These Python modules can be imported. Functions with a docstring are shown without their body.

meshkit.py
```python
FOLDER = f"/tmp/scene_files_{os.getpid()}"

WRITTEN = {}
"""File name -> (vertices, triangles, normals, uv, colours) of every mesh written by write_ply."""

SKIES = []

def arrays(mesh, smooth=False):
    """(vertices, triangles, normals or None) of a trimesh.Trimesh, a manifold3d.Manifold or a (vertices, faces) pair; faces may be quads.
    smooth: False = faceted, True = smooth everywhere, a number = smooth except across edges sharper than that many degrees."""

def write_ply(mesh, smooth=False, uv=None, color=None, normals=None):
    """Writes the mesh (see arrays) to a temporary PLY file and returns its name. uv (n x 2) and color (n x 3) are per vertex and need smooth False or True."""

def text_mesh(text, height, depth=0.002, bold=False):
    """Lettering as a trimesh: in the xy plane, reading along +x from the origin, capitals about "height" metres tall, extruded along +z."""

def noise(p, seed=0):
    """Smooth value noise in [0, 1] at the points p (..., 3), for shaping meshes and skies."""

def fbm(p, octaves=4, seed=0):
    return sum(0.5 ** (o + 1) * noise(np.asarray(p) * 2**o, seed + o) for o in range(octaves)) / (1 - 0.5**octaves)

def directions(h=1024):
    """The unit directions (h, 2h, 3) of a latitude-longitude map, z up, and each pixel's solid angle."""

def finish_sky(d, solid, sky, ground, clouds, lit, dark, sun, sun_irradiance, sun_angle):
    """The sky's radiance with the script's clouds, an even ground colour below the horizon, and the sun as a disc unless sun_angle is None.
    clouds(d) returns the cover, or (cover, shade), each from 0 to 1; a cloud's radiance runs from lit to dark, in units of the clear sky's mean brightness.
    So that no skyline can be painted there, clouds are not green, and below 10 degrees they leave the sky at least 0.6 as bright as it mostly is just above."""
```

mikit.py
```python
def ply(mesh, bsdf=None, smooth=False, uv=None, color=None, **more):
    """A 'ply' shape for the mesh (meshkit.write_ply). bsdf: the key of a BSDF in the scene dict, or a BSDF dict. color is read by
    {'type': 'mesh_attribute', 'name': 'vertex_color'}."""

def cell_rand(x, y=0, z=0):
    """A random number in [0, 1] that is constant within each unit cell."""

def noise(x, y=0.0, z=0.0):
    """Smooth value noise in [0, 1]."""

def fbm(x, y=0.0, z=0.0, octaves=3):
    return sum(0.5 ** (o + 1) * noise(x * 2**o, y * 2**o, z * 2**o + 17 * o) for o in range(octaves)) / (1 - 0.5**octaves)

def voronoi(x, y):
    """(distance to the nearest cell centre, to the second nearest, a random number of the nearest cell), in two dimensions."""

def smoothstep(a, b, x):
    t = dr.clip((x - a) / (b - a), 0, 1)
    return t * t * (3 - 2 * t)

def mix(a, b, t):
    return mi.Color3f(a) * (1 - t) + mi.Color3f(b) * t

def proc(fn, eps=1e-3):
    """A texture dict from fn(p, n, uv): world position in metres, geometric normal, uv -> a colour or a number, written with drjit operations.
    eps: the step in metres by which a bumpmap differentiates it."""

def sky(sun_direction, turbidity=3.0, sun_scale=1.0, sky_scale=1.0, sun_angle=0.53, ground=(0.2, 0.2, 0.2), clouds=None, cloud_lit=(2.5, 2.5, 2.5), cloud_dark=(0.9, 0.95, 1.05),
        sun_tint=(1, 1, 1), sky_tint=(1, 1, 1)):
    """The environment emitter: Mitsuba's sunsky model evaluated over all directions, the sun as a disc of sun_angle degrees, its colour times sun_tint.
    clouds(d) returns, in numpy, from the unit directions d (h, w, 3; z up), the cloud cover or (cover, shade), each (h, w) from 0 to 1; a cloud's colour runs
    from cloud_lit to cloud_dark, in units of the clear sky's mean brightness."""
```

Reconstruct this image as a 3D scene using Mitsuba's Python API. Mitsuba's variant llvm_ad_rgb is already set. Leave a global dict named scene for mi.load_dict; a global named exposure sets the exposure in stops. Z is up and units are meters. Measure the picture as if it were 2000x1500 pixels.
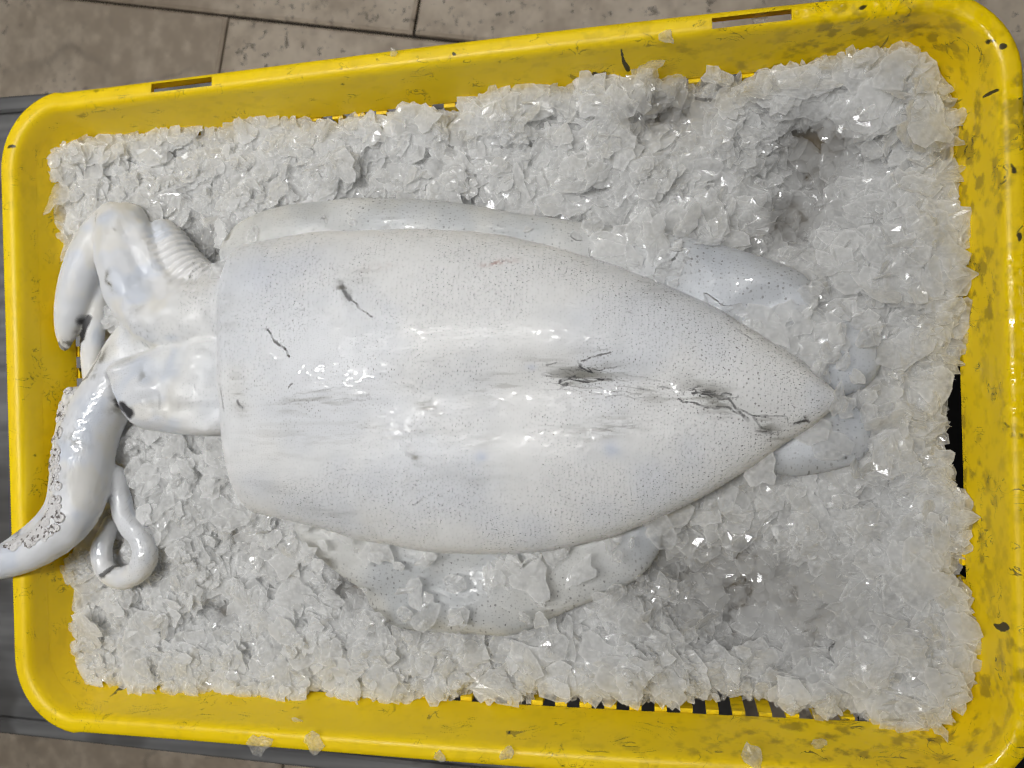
import math, random
import numpy as np, trimesh, shapely, manifold3d as m3
from shapely.geometry import Polygon
from scipy.sparse import coo_matrix
from scipy.ndimage import gaussian_filter1d
import mitsuba as mi, drjit as dr
import mikit, meshkit
from mikit import proc, noise, fbm, voronoi, smoothstep, mix, cell_rand

# ------------------------------------------------------------------ camera, lamps, exposure
RZ = 0.58                                   # height of the crate's rim above the floor
CAM = np.array([0.12506, 0.01089, 0.44131])  # camera, measured from the middle of the rim plane
ANG = (-0.000442, 0.197104, -0.028045)
FPX = 1000 / math.tan(math.radians(67 / 2))
exposure = 0.80
scene, labels = {}, {}


def _rot(a, b, c):
    cx, sx, cy, sy, cz, sz = math.cos(a), math.sin(a), math.cos(b), math.sin(b), math.cos(c), math.sin(c)
    return np.array([[1, 0, 0], [0, cx, -sx], [0, sx, cx]]) @ np.array([[cy, 0, sy], [0, 1, 0], [-sy, 0, cy]]) @ np.array([[cz, -sz, 0], [sz, cz, 0], [0, 0, 1]])


ROT = _rot(*ANG)
T = mi.ScalarTransform4f
eye = CAM + [0, 0, RZ]
scene["camera"] = {"type": "thinlens", "fov": 67.0, "fov_axis": "x", "near_clip": 0.01, "far_clip": 40.0, "aperture_radius": 0.0011, "focus_distance": 0.425,
                   "to_world": T().look_at(origin=eye.tolist(), target=(eye - ROT[:, 2]).tolist(), up=ROT[:, 1].tolist())}


def at(px, py, z):
    """The point at height z (from the rim) that stands at this place of the photograph; used to measure outlines."""
    px, py, z = np.broadcast_arrays(np.asarray(px, float), np.asarray(py, float), np.asarray(z, float))
    d = np.stack([(px - 1000) / FPX, -(py - 750) / FPX, -np.ones_like(px)], -1) @ ROT.T
    return CAM + d * ((z - CAM[2]) / d[..., 2])[..., None]


def lamp(key, label, x, y, z, lx, ly, power):
    m = trimesh.creation.box((lx + 0.02, ly + 0.02, 0.05)); m.apply_translation([x, y, z + RZ + 0.027])
    scene[key + "__housing"] = mikit.ply(m, "lamp_housing")
    v = np.array([[-lx, -ly, 0], [lx, -ly, 0], [lx, ly, 0], [-lx, ly, 0]]) / 2 + [x, y, z + RZ]
    scene[key + "__diffuser"] = mikit.ply((v, np.array([[0, 2, 1], [0, 3, 2]])), "lamp_housing", emitter={"type": "area", "radiance": {"type": "rgb", "value": [power * c for c in (1.0, 0.99, 0.97)]}})
    labels[key] = {"label": label, "category": "lamp"}


scene["lamp_housing"] = {"type": "diffuse", "reflectance": {"type": "rgb", "value": [0.7, 0.7, 0.7]}}
lamp("ceiling_lamp", "slim tube lamp hanging nearest above the yellow crate", -0.26, 0.11, 1.10, 0.70, 0.05, 52.0)
lamp("ceiling_lamp_001", "tube lamp behind the crate, beyond its upper rim", -0.2, 1.30, 1.75, 1.4, 0.08, 9.5)
lamp("ceiling_lamp_002", "tube lamp in front of the crate, below its lower rim", -0.3, -1.40, 1.75, 1.4, 0.08, 2.5)
lamp("ceiling_lamp_003", "added unseen fill lamp far to the left of the crate", -1.6, 0.2, 1.7, 0.2, 1.2, 2.5)  # added fill from the left, in place of missing room bounce
lamp("ceiling_lamp_004", "added unseen fill lamp far to the right of the crate", 1.7, 0.5, 1.8, 0.2, 1.0, 1.2)  # weak fill added on the right to lift the shadows

# ------------------------------------------------------------------ helpers
def move(mesh):
    """Rim-based heights to world heights."""
    if hasattr(mesh, "to_mesh"):
        g = mesh.to_mesh(); mesh = (np.array(g.vert_properties[:, :3], float), np.array(g.tri_verts))
    if isinstance(mesh, trimesh.Trimesh):
        mesh = (np.array(mesh.vertices), np.array(mesh.faces))
    return trimesh.Trimesh(np.asarray(mesh[0], float) + [0, 0, RZ], mesh[1], process=False)


def put(key, mesh, bsdf, smooth=False, label=None, cat=None, group=None, kind=None, **k):
    scene[key] = mikit.ply(move(mesh), bsdf, smooth, **k)
    tag(key, label, cat, group, kind)


def tag(key, label=None, cat=None, group=None, kind=None):
    d = {a: b for a, b in (("label", label), ("category", cat), ("group", group), ("kind", kind)) if b}
    if d:
        labels[key] = d


def pix(pts, z):
    p = np.array(pts, float)
    return at(p[:, 0], p[:, 1], z)


def scale_at(px, py, z):
    return float(np.linalg.norm(at(px + 1, py, z) - at(px, py, z)))


def chaikin(p, n=2, closed=True):
    p = np.asarray(p, float)
    for _ in range(n):
        q = np.roll(p, -1, 0) if closed else p[1:]
        a = p if closed else p[:-1]
        new = np.stack([0.75 * a + 0.25 * q, 0.25 * a + 0.75 * q], 1).reshape(-1, p.shape[1])
        p = new if closed else np.vstack([p[:1], new, p[-1:]])
    return p


def surface_nets(F, org, h):
    s = F < 0
    nx, ny, nz = F.shape
    corners = [(a, b, c) for a in (0, 1) for b in (0, 1) for c in (0, 1)]
    sub = lambda A, o: A[o[0]:nx - 1 + o[0], o[1]:ny - 1 + o[1], o[2]:nz - 1 + o[2]]
    cnt = sum(sub(s, o).astype(np.int8) for o in corners)
    act = (cnt > 0) & (cnt < 8)
    idx = np.full(act.shape, -1); ijk = np.argwhere(act); idx[act] = np.arange(len(ijk))
    pos, num = np.zeros((len(ijk), 3)), np.zeros(len(ijk))
    for o in corners:
        for ax in range(3):
            if o[ax]:
                continue
            o2 = list(o); o2[ax] = 1
            fa = F[tuple((ijk + o).T)]; fb = F[tuple((ijk + o2).T)]
            c = (fa < 0) != (fb < 0)
            t = np.where(c, fa / np.where(c, fa - fb, 1), 0)
            q = np.array(o, float)[None].repeat(len(ijk), 0); q[:, ax] += t
            pos += np.where(c[:, None], q, 0); num += c
    v = (ijk + pos / num[:, None]) * h + org
    faces = []
    for ax in range(3):
        b, c = (ax + 1) % 3, (ax + 2) % 3
        lo = [slice(1, -1)] * 3; hi = [slice(1, -1)] * 3
        lo[ax] = slice(0, -1); hi[ax] = slice(1, None)
        A, B = s[tuple(lo)], s[tuple(hi)]
        e = np.argwhere(A != B); inside = A[A != B]
        off = np.ones(3, int); off[ax] = 0
        e = e + off
        u, w = np.eye(3, dtype=int)[b], np.eye(3, dtype=int)[c]
        q = np.stack([idx[tuple((e - d).T)] for d in (0 * u, u, u + w, w)], 1)
        q[~inside] = q[~inside][:, ::-1]
        faces.append(np.vstack([q[:, [0, 1, 2]], q[:, [0, 2, 3]]]))
    f = np.vstack(faces)
    m = trimesh.Trimesh(v, f[(f >= 0).all(1)], process=False)
    return m


def smin(a, b, k):
    h = np.clip(0.5 + 0.5 * (b - a) / k, 0, 1)
    return b + (a - b) * h - k * h * (1 - h)


class Field:
    """A block of sample points; shapes are blended into it."""
    def __init__(s, lo, hi, h):
        s.lo, s.h = np.array(lo, float), h
        s.n = np.ceil((np.array(hi) - lo) / h).astype(int) + 1
        s.ax = [s.lo[k] + h * np.arange(s.n[k]) for k in range(3)]
        s.X, s.Y, s.Z = np.meshgrid(*s.ax, indexing="ij")
        s.XY = np.meshgrid(s.ax[0], s.ax[1], indexing="ij")
        s.F = np.full(s.X.shape, 1.0)

    def add(s, f, k):
        s.F = smin(s.F, f, k)

    def chain(s, pts, k=0.006, ribs=None):
        """pts: rows of photo x, photo y, radius in photo pixels, height. Round cones joined end to end."""
        pts = chaikin(pts, 2, False)
        P = at(pts[:, 0], pts[:, 1], pts[:, 3])
        r = np.array([scale_at(a, b, c) * q for a, b, q, c in pts])
        m = r.max() + 0.012
        lo, hi = P.min(0) - m, P.max(0) + m
        sl = tuple(slice(max(0, int((lo[i] - s.lo[i]) / s.h)), max(0, int((hi[i] - s.lo[i]) / s.h) + 2)) for i in range(3))
        Q = np.stack([s.X[sl], s.Y[sl], s.Z[sl]], -1)
        best, run = np.full(Q.shape[:3], 1.0), 0.0
        for a, b, ra, rb in zip(P[:-1], P[1:], r[:-1], r[1:]):
            d = b - a; L = np.linalg.norm(d)
            t = np.clip((Q - a) @ d / (L * L), 0, 1)
            rr = ra + (rb - ra) * t
            if ribs:
                rr = rr * (1 + ribs[1] * np.abs(np.sin((run + t * L) / ribs[0] * np.pi)))
            best = np.minimum(best, np.linalg.norm(Q - a - t[..., None] * d, axis=-1) - rr)
            run += L
        s.F[sl] = smin(s.F[sl], best, k)

    def slab(s, poly, z0, th, r, k=0.005):
        """An outline filled to a cushion: half thickness th, edges rounded over r."""
        d = shapely.distance(poly.exterior, shapely.points(s.XY[0], s.XY[1]))
        d = np.where(shapely.contains_xy(poly, s.XY[0], s.XY[1]), -d, d)
        z0 = z0 if np.isscalar(z0) else z0[..., None]
        s.add(np.hypot(np.maximum(d + r, 0)[..., None], (s.Z - z0) * r / th) - r, k)

    def mesh(s, smooth_steps=6):
        m = surface_nets(s.F, s.lo, s.h)
        e = m.edges_unique; n = len(m.vertices)
        A = coo_matrix((np.ones(2 * len(e)), (np.r_[e[:, 0], e[:, 1]], np.r_[e[:, 1], e[:, 0]])), shape=(n, n)).tocsr()
        deg = np.asarray(A.sum(1))
        v = np.array(m.vertices)
        for k in range(2 * smooth_steps):
            v = v + (0.5 if k % 2 == 0 else -0.51) * (A @ v / deg - v)
        return trimesh.Trimesh(v, m.faces, process=False)


# ------------------------------------------------------------------ materials
def spots(x, y, marks):
    """Darkness 0..1 of soft elliptical stains: rows of x, y, half length, half width, angle, strength."""
    out = mi.Float(0)
    for a, b, l, w, t, s in marks:
        c, n = math.cos(t), math.sin(t)
        u = ((x - a) * c + (y - b) * n) / l; v = (-(x - a) * n + (y - b) * c) / w
        out = dr.maximum(out, s * dr.exp(-2.0 * (u * u + v * v)))
    return out


def strokes(x, y, segs):
    out = mi.Float(0)
    for a, b, c, d, w, s in segs:
        ex, ey = c - a, d - b
        t = dr.clip(((x - a) * ex + (y - b) * ey) / (ex * ex + ey * ey), 0, 1)
        dist = dr.sqrt(dr.square(x - a - ex * t) + dr.square(y - b - ey * t))
        out = dr.maximum(out, s * (1 - smoothstep(w * 0.4, w * 1.1, dist)))
    return out


def px_marks(rows, z):
    out = []
    for a, b, l, w, deg, s in rows:
        p, k = at(a, b, z), scale_at(a, b, z)
        out.append((float(p[0]), float(p[1]), l * k, w * k, math.radians(-deg), s))
    return out


def px_segs(rows, z):
    out = []
    for row in rows:
        *pts, w, s = row
        pts = list(zip(pts[::2], pts[1::2]))
        for (a, b), (c, d) in zip(pts[:-1], pts[1:]):
            p, q, k = at(a, b, z), at(c, d, z), scale_at(a, b, z)
            out.append((float(p[0]), float(p[1]), float(q[0]), float(q[1]), w * k, s))
    return out


MZ = -0.018   # height of the mantle's widest line
# ink and scars on the mantle, from the photograph
INK = px_segs([
    (527, 643, 548, 668, 576, 696, 2.6, 0.95), (690, 590, 715, 606, 733, 622, 2.0, 0.8), (668, 550, 676, 570, 688, 588, 5, 0.75),
    (572, 755, 582, 748, 2.2, 0.7), (808, 990, 832, 968, 1.8, 0.45), (1135, 702, 1192, 691, 2.2, 0.8), (1094, 748, 1122, 734, 4.2, 0.9), (1100, 755, 1108, 752, 4, 0.9),
    (1120, 738, 1150, 744, 1200, 742, 2.6, 0.6), (1090, 722, 1150, 726, 1215, 716, 1.8, 0.5), (1145, 752, 1190, 764, 1250, 768, 1.8, 0.4), (1070, 714, 1085, 708, 2.4, 0.5),
    (1285, 757, 1310, 760, 2.4, 0.6), (1305, 760, 1318, 766, 2, 0.5), (1325, 782, 1352, 786, 1378, 795, 2.6, 0.85), (1355, 768, 1392, 770, 1412, 776, 3.0, 0.85), (1390, 772, 1425, 782, 1440, 798, 3.2, 0.8),
    (1400, 795, 1430, 800, 1455, 815, 2.8, 0.8), (1378, 795, 1404, 800, 2.4, 0.6), (1440, 798, 1470, 812, 1500, 812, 1540, 818, 2.4, 0.6), (1470, 815, 1490, 835, 1512, 846, 3.2, 0.5), (1540, 818, 1546, 828, 2.2, 0.6),
    (1440, 640, 1472, 662, 2.2, 0.4), (440, 755, 442, 800, 2.5, 0.45), (470, 782, 478, 796, 4, 0.7), (1160, 686, 1190, 684, 1.6, 0.3), (1180, 838, 1250, 826, 1.6, 0.3),
    (560, 790, 640, 776, 720, 784, 1.8, 0.22), (580, 770, 680, 756, 1.5, 0.2), (1560, 830, 1580, 822, 3.5, 0.8), (1575, 815, 1590, 828, 3.0, 0.7), (1225, 608, 1240, 612, 2, 0.4), (590, 610, 600, 606, 2, 0.3),
    (1120, 760, 1180, 772, 1260, 778, 1.5, 0.35), (1060, 730, 1130, 732, 1.5, 0.3), (1210, 730, 1290, 746, 1.5, 0.35), (1410, 770, 1430, 774, 4.0, 0.8), (1446, 806, 1462, 822, 4.0, 0.75)], MZ + 0.022)
SMUDGE = px_marks([(676, 572, 34, 12, 62, 0.6), (1140, 735, 110, 40, 5, 0.42), (1120, 742, 40, 14, -20, 0.5), (1400, 780, 110, 40, 22, 0.42), (1420, 782, 50, 18, 30, 0.5), (1500, 838, 70, 30, 32, 0.36), (1185, 835, 110, 32, -8, 0.28), (840, 795, 30, 14, 20, 0.5),
                   (945, 862, 40, 20, 0, 0.2), (812, 885, 28, 11, 62, 0.55), (620, 785, 130, 26, -6, 0.22), (1530, 660, 120, 26, 38, 0.3), (1010, 740, 170, 46, -18, 0.20), (590, 860, 160, 60, 0, 0.10), (475, 770, 60, 24, 80, 0.22), (1290, 770, 120, 32, 10, 0.24), (540, 960, 100, 30, 20, 0.10),
                   (1450, 620, 80, 18, 36, 0.22), (640, 1000, 110, 20, 10, 0.16), (1575, 822, 26, 14, -30, 0.6), (760, 845, 220, 36, 2, 0.13), (700, 540, 60, 26, -20, 0.14), (900, 930, 160, 40, 0, 0.08), (1250, 560, 140, 30, 24, 0.12), (450, 620, 30, 60, 0, 0.12)], MZ + 0.022)
SCRIBBLE = px_marks([(1140, 735, 100, 44, 5, 0.9), (1395, 782, 100, 34, 20, 1.0), (1490, 830, 60, 26, 30, 0.9), (1250, 765, 90, 22, 8, 0.5), (640, 785, 110, 22, -6, 0.45), (1200, 838, 80, 26, -8, 0.45)], MZ + 0.022)
RED = px_marks([(970, 513, 48, 7, -6, 0.5), (740, 522, 40, 8, 0, 0.25)], MZ + 0.02)
BLUE = px_marks([(945, 889, 17, 13, 0, 0.6), (1196, 878, 24, 20, 10, 0.55), (1038, 716, 16, 10, 0, 0.3), (560, 520, 140, 50, -10, 0.3), (500, 950, 60, 50, 0, 0.2)], MZ + 0.022)
HEADINK = px_segs([(230, 782, 240, 800, 15, 1.0), (228, 790, 256, 797, 6, 1.0), (258, 793, 270, 805, 13, 1.0), (236, 800, 246, 816, 7, 0.8), (250, 797, 264, 797, 3, 0.9), (224, 790, 236, 812, 8, 0.9), (216, 728, 222, 772, 11, 0.45), (412, 732, 428, 738, 2.5, 0.8), (330, 772, 332, 795, 3, 0.2)], -0.01)
HEADINK += px_segs([(124, 690, 134, 684, 150, 652, 164, 618, 7, 1.0), (116, 672, 124, 688, 5, 0.7), (205, 640, 196, 690, 5, 0.4), (208, 1122, 222, 1108, 6, 0.8), (212, 690, 195, 735, 160, 760, 4, 0.5)], -0.022)
HEADSMUDGE = px_marks([(247, 560, 18, 8, 55, 0.8), (206, 428, 12, 5, 60, 0.5), (415, 590, 26, 34, 70, 0.55), (408, 575, 12, 36, 20, 0.35), (185, 858, 24, 16, 40, 0.45), (205, 735, 9, 8, 0, 0.5), (312, 735, 20, 10, 60, 0.4), (325, 785, 26, 18, 0, 0.16),
                       (140, 655, 28, 8, -62, 0.85), (122, 672, 12, 10, 40, 0.8), (212, 700, 30, 8, -55, 0.6), (212, 1118, 12, 5, -40, 0.9), (92, 1018, 34, 10, 40, 0.7), (112, 900, 6, 110, 0, 0.5), (140, 790, 8, 30, -20, 0.5), (400, 560, 20, 26, 0, 0.3), (300, 610, 26, 10, -30, 0.25), (235, 800, 14, 12, 0, 0.5), (275, 700, 30, 12, -20, 0.2), (180, 930, 22, 10, 80, 0.2), (246, 545, 8, 16, 30, 0.6), (285, 830, 26, 8, 20, 0.3), (345, 470, 14, 40, -30, 0.15), (255, 455, 5, 4, 0, 0.5), (196, 580, 24, 7, 80, 0.3)], -0.018)


def dots(x, y, cell, size, seed):
    """Evenly spread round specks, radius a share of the cell."""
    x, y = x / cell + seed, y / cell + seed * 1.7
    y = y + 0.5 * (dr.floor(x) - 2 * dr.floor(x / 2))
    out = mi.Float(0)
    for a in (-1, 0, 1):
        for b in (-1, 0, 1):
            cx, cy = dr.floor(x) + a, dr.floor(y) + b
            d = dr.sqrt(dr.square(cx + 0.2 + 0.6 * cell_rand(cx, cy, 1) - x) + dr.square(cy + 0.2 + 0.6 * cell_rand(cx, cy, 2) - y))
            r = size * (0.45 + 0.75 * cell_rand(cx, cy, 3))
            out = dr.maximum(out, (1 - smoothstep(r * 0.65, r * 1.2, d)) * (0.35 + 0.65 * cell_rand(cx, cy, 4)))
    return out


M_C = at(1000, 770, MZ)


def skin_colour(p, n, uv):
    x, y, z = p.x, p.y, p.z - RZ
    side = dr.clip((y - float(M_C[1])) / 0.02, -1, 1)
    v = y - side * z * 0.8
    big = fbm(x * 22, y * 22, z * 22)
    base = mix((0.695, 0.712, 0.742), (0.76, 0.762, 0.76), smoothstep(0.35, 0.65, big))
    fine = noise(x * 160, y * 160, z * 160)
    base = mix(base, (0.57, 0.62, 0.71), 0.7 * smoothstep(0.48, 0.66, fbm(x * 38, y * 38, z * 60 + 2)) * (1 - smoothstep(-0.19, -0.17, x)))
    base = mix(base, (0.74, 0.72, 0.66), 0.6 * smoothstep(0.50, 0.66, fbm(x * 44, y * 44, z * 60 + 12)) * (1 - smoothstep(-0.19, -0.17, x)))
    base = base * (0.94 + 0.08 * fine)
    wx, wy = x + 0.0022 * (noise(x * 260, y * 260, 3.0) - 0.5), y + 0.0022 * (noise(x * 260, y * 260, 9.0) - 0.5)
    streak = fbm(x * 60, y * 420, 5.0)
    on_mantle = smoothstep(-0.182, -0.176, x)
    sm = spots(wx, wy, SMUDGE) * (0.55 + 1.6 * smoothstep(0.42, 0.68, streak)) * on_mantle
    hd = spots(wx, wy, HEADSMUDGE) * (0.4 + 1.0 * smoothstep(0.3, 0.65, fbm(x * 300, y * 300, z * 200)))  * (1 - on_mantle)
    base = mix(base, (0.16, 0.155, 0.13), dr.clip(sm + hd, 0, 0.92))
    base = mix(base, (0.34, 0.15, 0.11), dr.clip(spots(x, y, RED) * smoothstep(0.4, 0.7, noise(x * 900, y * 900)) * 1.4 * on_mantle, 0, 0.8))
    base = mix(base, (0.40, 0.46, 0.60), dr.clip(spots(wx, wy, BLUE) * on_mantle, 0, 0.7))
    # pigment cells: coarse ones along the flanks and the tip, fine ones over the back
    flank = smoothstep(0.25, 0.9, dr.sqrt(dr.square((y - float(M_C[1])) / 0.085)) + smoothstep(0.09, 0.2, x) * 0.8)
    patch = smoothstep(0.30, 0.62, fbm(x * 30, y * 38, 2.0))
    d1 = dots(x, v, 0.0031, 0.150, 11.0) * dr.clip(flank * 1.1 + 0.12 * patch, 0, 1) * dr.clip(0.45 + 0.55 * patch + smoothstep(0.1, 0.18, x), 0, 1)
    d2 = dots(x, v, 0.0018, 0.19, 37.0) * (0.28 + 0.72 * patch)
    dm = dr.clip(d1 * 1.25 + d2 * 1.05, 0, 0.9)
    headpart = smoothstep(0.35, 0.6, fbm(x * 40, y * 40, 7.0)) * smoothstep(-0.26, -0.2, x) * (1 - smoothstep(0.045, 0.065, y)) * 0.9
    base = mix(base, (0.075, 0.065, 0.065), dm * (on_mantle + (1 - on_mantle) * headpart))
    ink = strokes(wx, wy, INK) * (0.45 + 0.55 * smoothstep(0.3, 0.6, noise(x * 700, y * 700))) * on_mantle + strokes(wx, wy, HEADINK) * (1 - on_mantle)
    hair = 1 - smoothstep(0.012, 0.035, dr.abs(fbm(x * 34 + 2.0 * noise(x * 90, y * 90), y * 210 + x * 40, 4.0, octaves=3) - 0.5))
    hair = hair * dr.clip(2.2 * spots(wx, wy, SCRIBBLE) - 0.9 * noise(x * 120, y * 120, 2.0), 0, 1)
    return mix(base, (0.02, 0.02, 0.022), dr.clip(ink + 0.9 * hair * on_mantle, 0, 0.95))


def skin_rough(p, n, uv):
    """A wet film that beads: small smooth beads on duller skin, in patches."""
    x, y, z = p.x, p.y, p.z
    film = smoothstep(0.40, 0.60, fbm(x * 40, y * 60, z * 40 + 3))
    bead = smoothstep(0.56, 0.66, fbm(x * 380, y * 420, z * 400, octaves=2) + 0.16 * (1 - smoothstep(-0.185, -0.178, x)))
    return 0.46 - 0.385 * bead * (0.25 + 0.75 * film)


def skin_bump(p, n, uv):
    x, y, z = p.x, p.y, p.z
    wet = smoothstep(0.42, 0.62, fbm(x * 26, y * 26, z * 26 + 3))
    return 0.00022 * fbm(x * 90, y * 200, z * 90) + 0.00008 * wet * noise(x * 900, y * 900, z * 900) + 0.00019 * noise(x * 380, y * 420, z * 400)


def fin_colour(p, n, uv):
    x, y, z = p.x, p.y, p.z - RZ
    big = fbm(x * 26, y * 26, 4.0)
    base = mix((0.52, 0.54, 0.555), (0.64, 0.645, 0.63), smoothstep(0.35, 0.65, big))
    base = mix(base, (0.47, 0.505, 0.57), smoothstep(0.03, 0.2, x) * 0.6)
    base = base * (0.92 + 0.1 * noise(x * 160, y * 160, z * 160))
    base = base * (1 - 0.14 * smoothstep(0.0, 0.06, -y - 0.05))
    patch = smoothstep(0.28, 0.6, fbm(x * 34, y * 34, 12.0))
    v = y - z * 0.6
    dm = dots(x, v, 0.0042, 0.16, 5.0) * (0.3 + 0.7 * patch) * 0.8 + dots(x, v, 0.0024, 0.18, 61.0) * 0.35
    return mix(base, (0.085, 0.08, 0.085), dr.clip(dm, 0, 0.85))


def ring(p, a, b, r, w):
    d = dr.sqrt(dr.square(p.x - a) + dr.square(p.y - b))
    return 1 - smoothstep(w * 0.4, w, dr.abs(d - r))


scene["skin"] = {"type": "twosided", "b": {"type": "bumpmap", "scale": 1.0, "arbitrary": proc(skin_bump, 2e-4),
                 "b": {"type": "principled", "base_color": proc(skin_colour), "roughness": proc(skin_rough), "specular": 0.5}}}
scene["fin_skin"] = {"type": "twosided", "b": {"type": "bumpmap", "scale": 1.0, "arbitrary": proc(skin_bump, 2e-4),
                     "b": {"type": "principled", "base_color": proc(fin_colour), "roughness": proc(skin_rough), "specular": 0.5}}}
scene["sucker_skin"] = {"type": "twosided", "b": {"type": "principled", "base_color": proc(lambda p, n, uv: mix((0.14, 0.125, 0.12), (0.66, 0.65, 0.65), smoothstep(0.28, 0.46, fbm(p.x * 500, p.y * 500, p.z * 500, octaves=2)))), "roughness": 0.25}}

DIRT = px_marks([(1955, 92, 13, 9, -60, 0.95), (1940, 80, 16, 10, 0, 0.5), (1948, 172, 16, 12, 60, 0.75), (1992, 195, 10, 6, 0, 0.7), (1220, 98, 6, 10, 0, 0.85), (1160, 113, 34, 9, -8, 0.6), (1415, 128, 26, 8, -5, 0.5), (885, 103, 10, 12, 0, 0.5), (1680, 10, 22, 9, 0, 0.55),
                 (1905, 150, 60, 26, 60, 0.3), (1750, 70, 40, 10, -30, 0.35), (1925, 200, 40, 20, 70, 0.3), (1975, 1235, 8, 16, 0, 0.75), (1965, 830, 30, 18, 0, 0.4), (1985, 850, 25, 26, 0, 0.4), (1985, 330, 18, 26, 0, 0.6), (1990, 460, 10, 26, 20, 0.6), (62, 720, 14, 8, 20, 0.6), (85, 665, 14, 9, 0, 0.5), (60, 895, 24, 10, 15, 0.5),
                 (70, 1000, 34, 20, 0, 0.25), (190, 175, 40, 18, -10, 0.28), (22, 285, 12, 8, 0, 0.5), (980, 1450, 5, 3, 0, 0.5), (175, 1375, 12, 18, 10, 0.8), (1095, 1490, 16, 5, 10, 0.5), (660, 150, 26, 6, -10, 0.25), (540, 1490, 6, 4, 0, 0.4), (310, 1390, 110, 14, 4, 0.3), (1900, 1330, 30, 30, 0, 0.3)], 0.0)
SCRATCH = px_segs([(1720, 70, 1752, 46, 2.2, 0.6), (1756, 85, 1762, 80, 3, 0.6), (1910, 135, 1920, 145, 3, 0.6), (1895, 205, 1930, 190, 2, 0.35), (1740, 88, 1765, 76, 1.8, 0.4), (1815, 64, 1830, 60, 2, 0.4), (1985, 460, 1995, 440, 3, 0.6), (1105, 112, 1125, 120, 2, 0.5), (58, 892, 95, 905, 2, 0.5)], 0.0)


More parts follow.
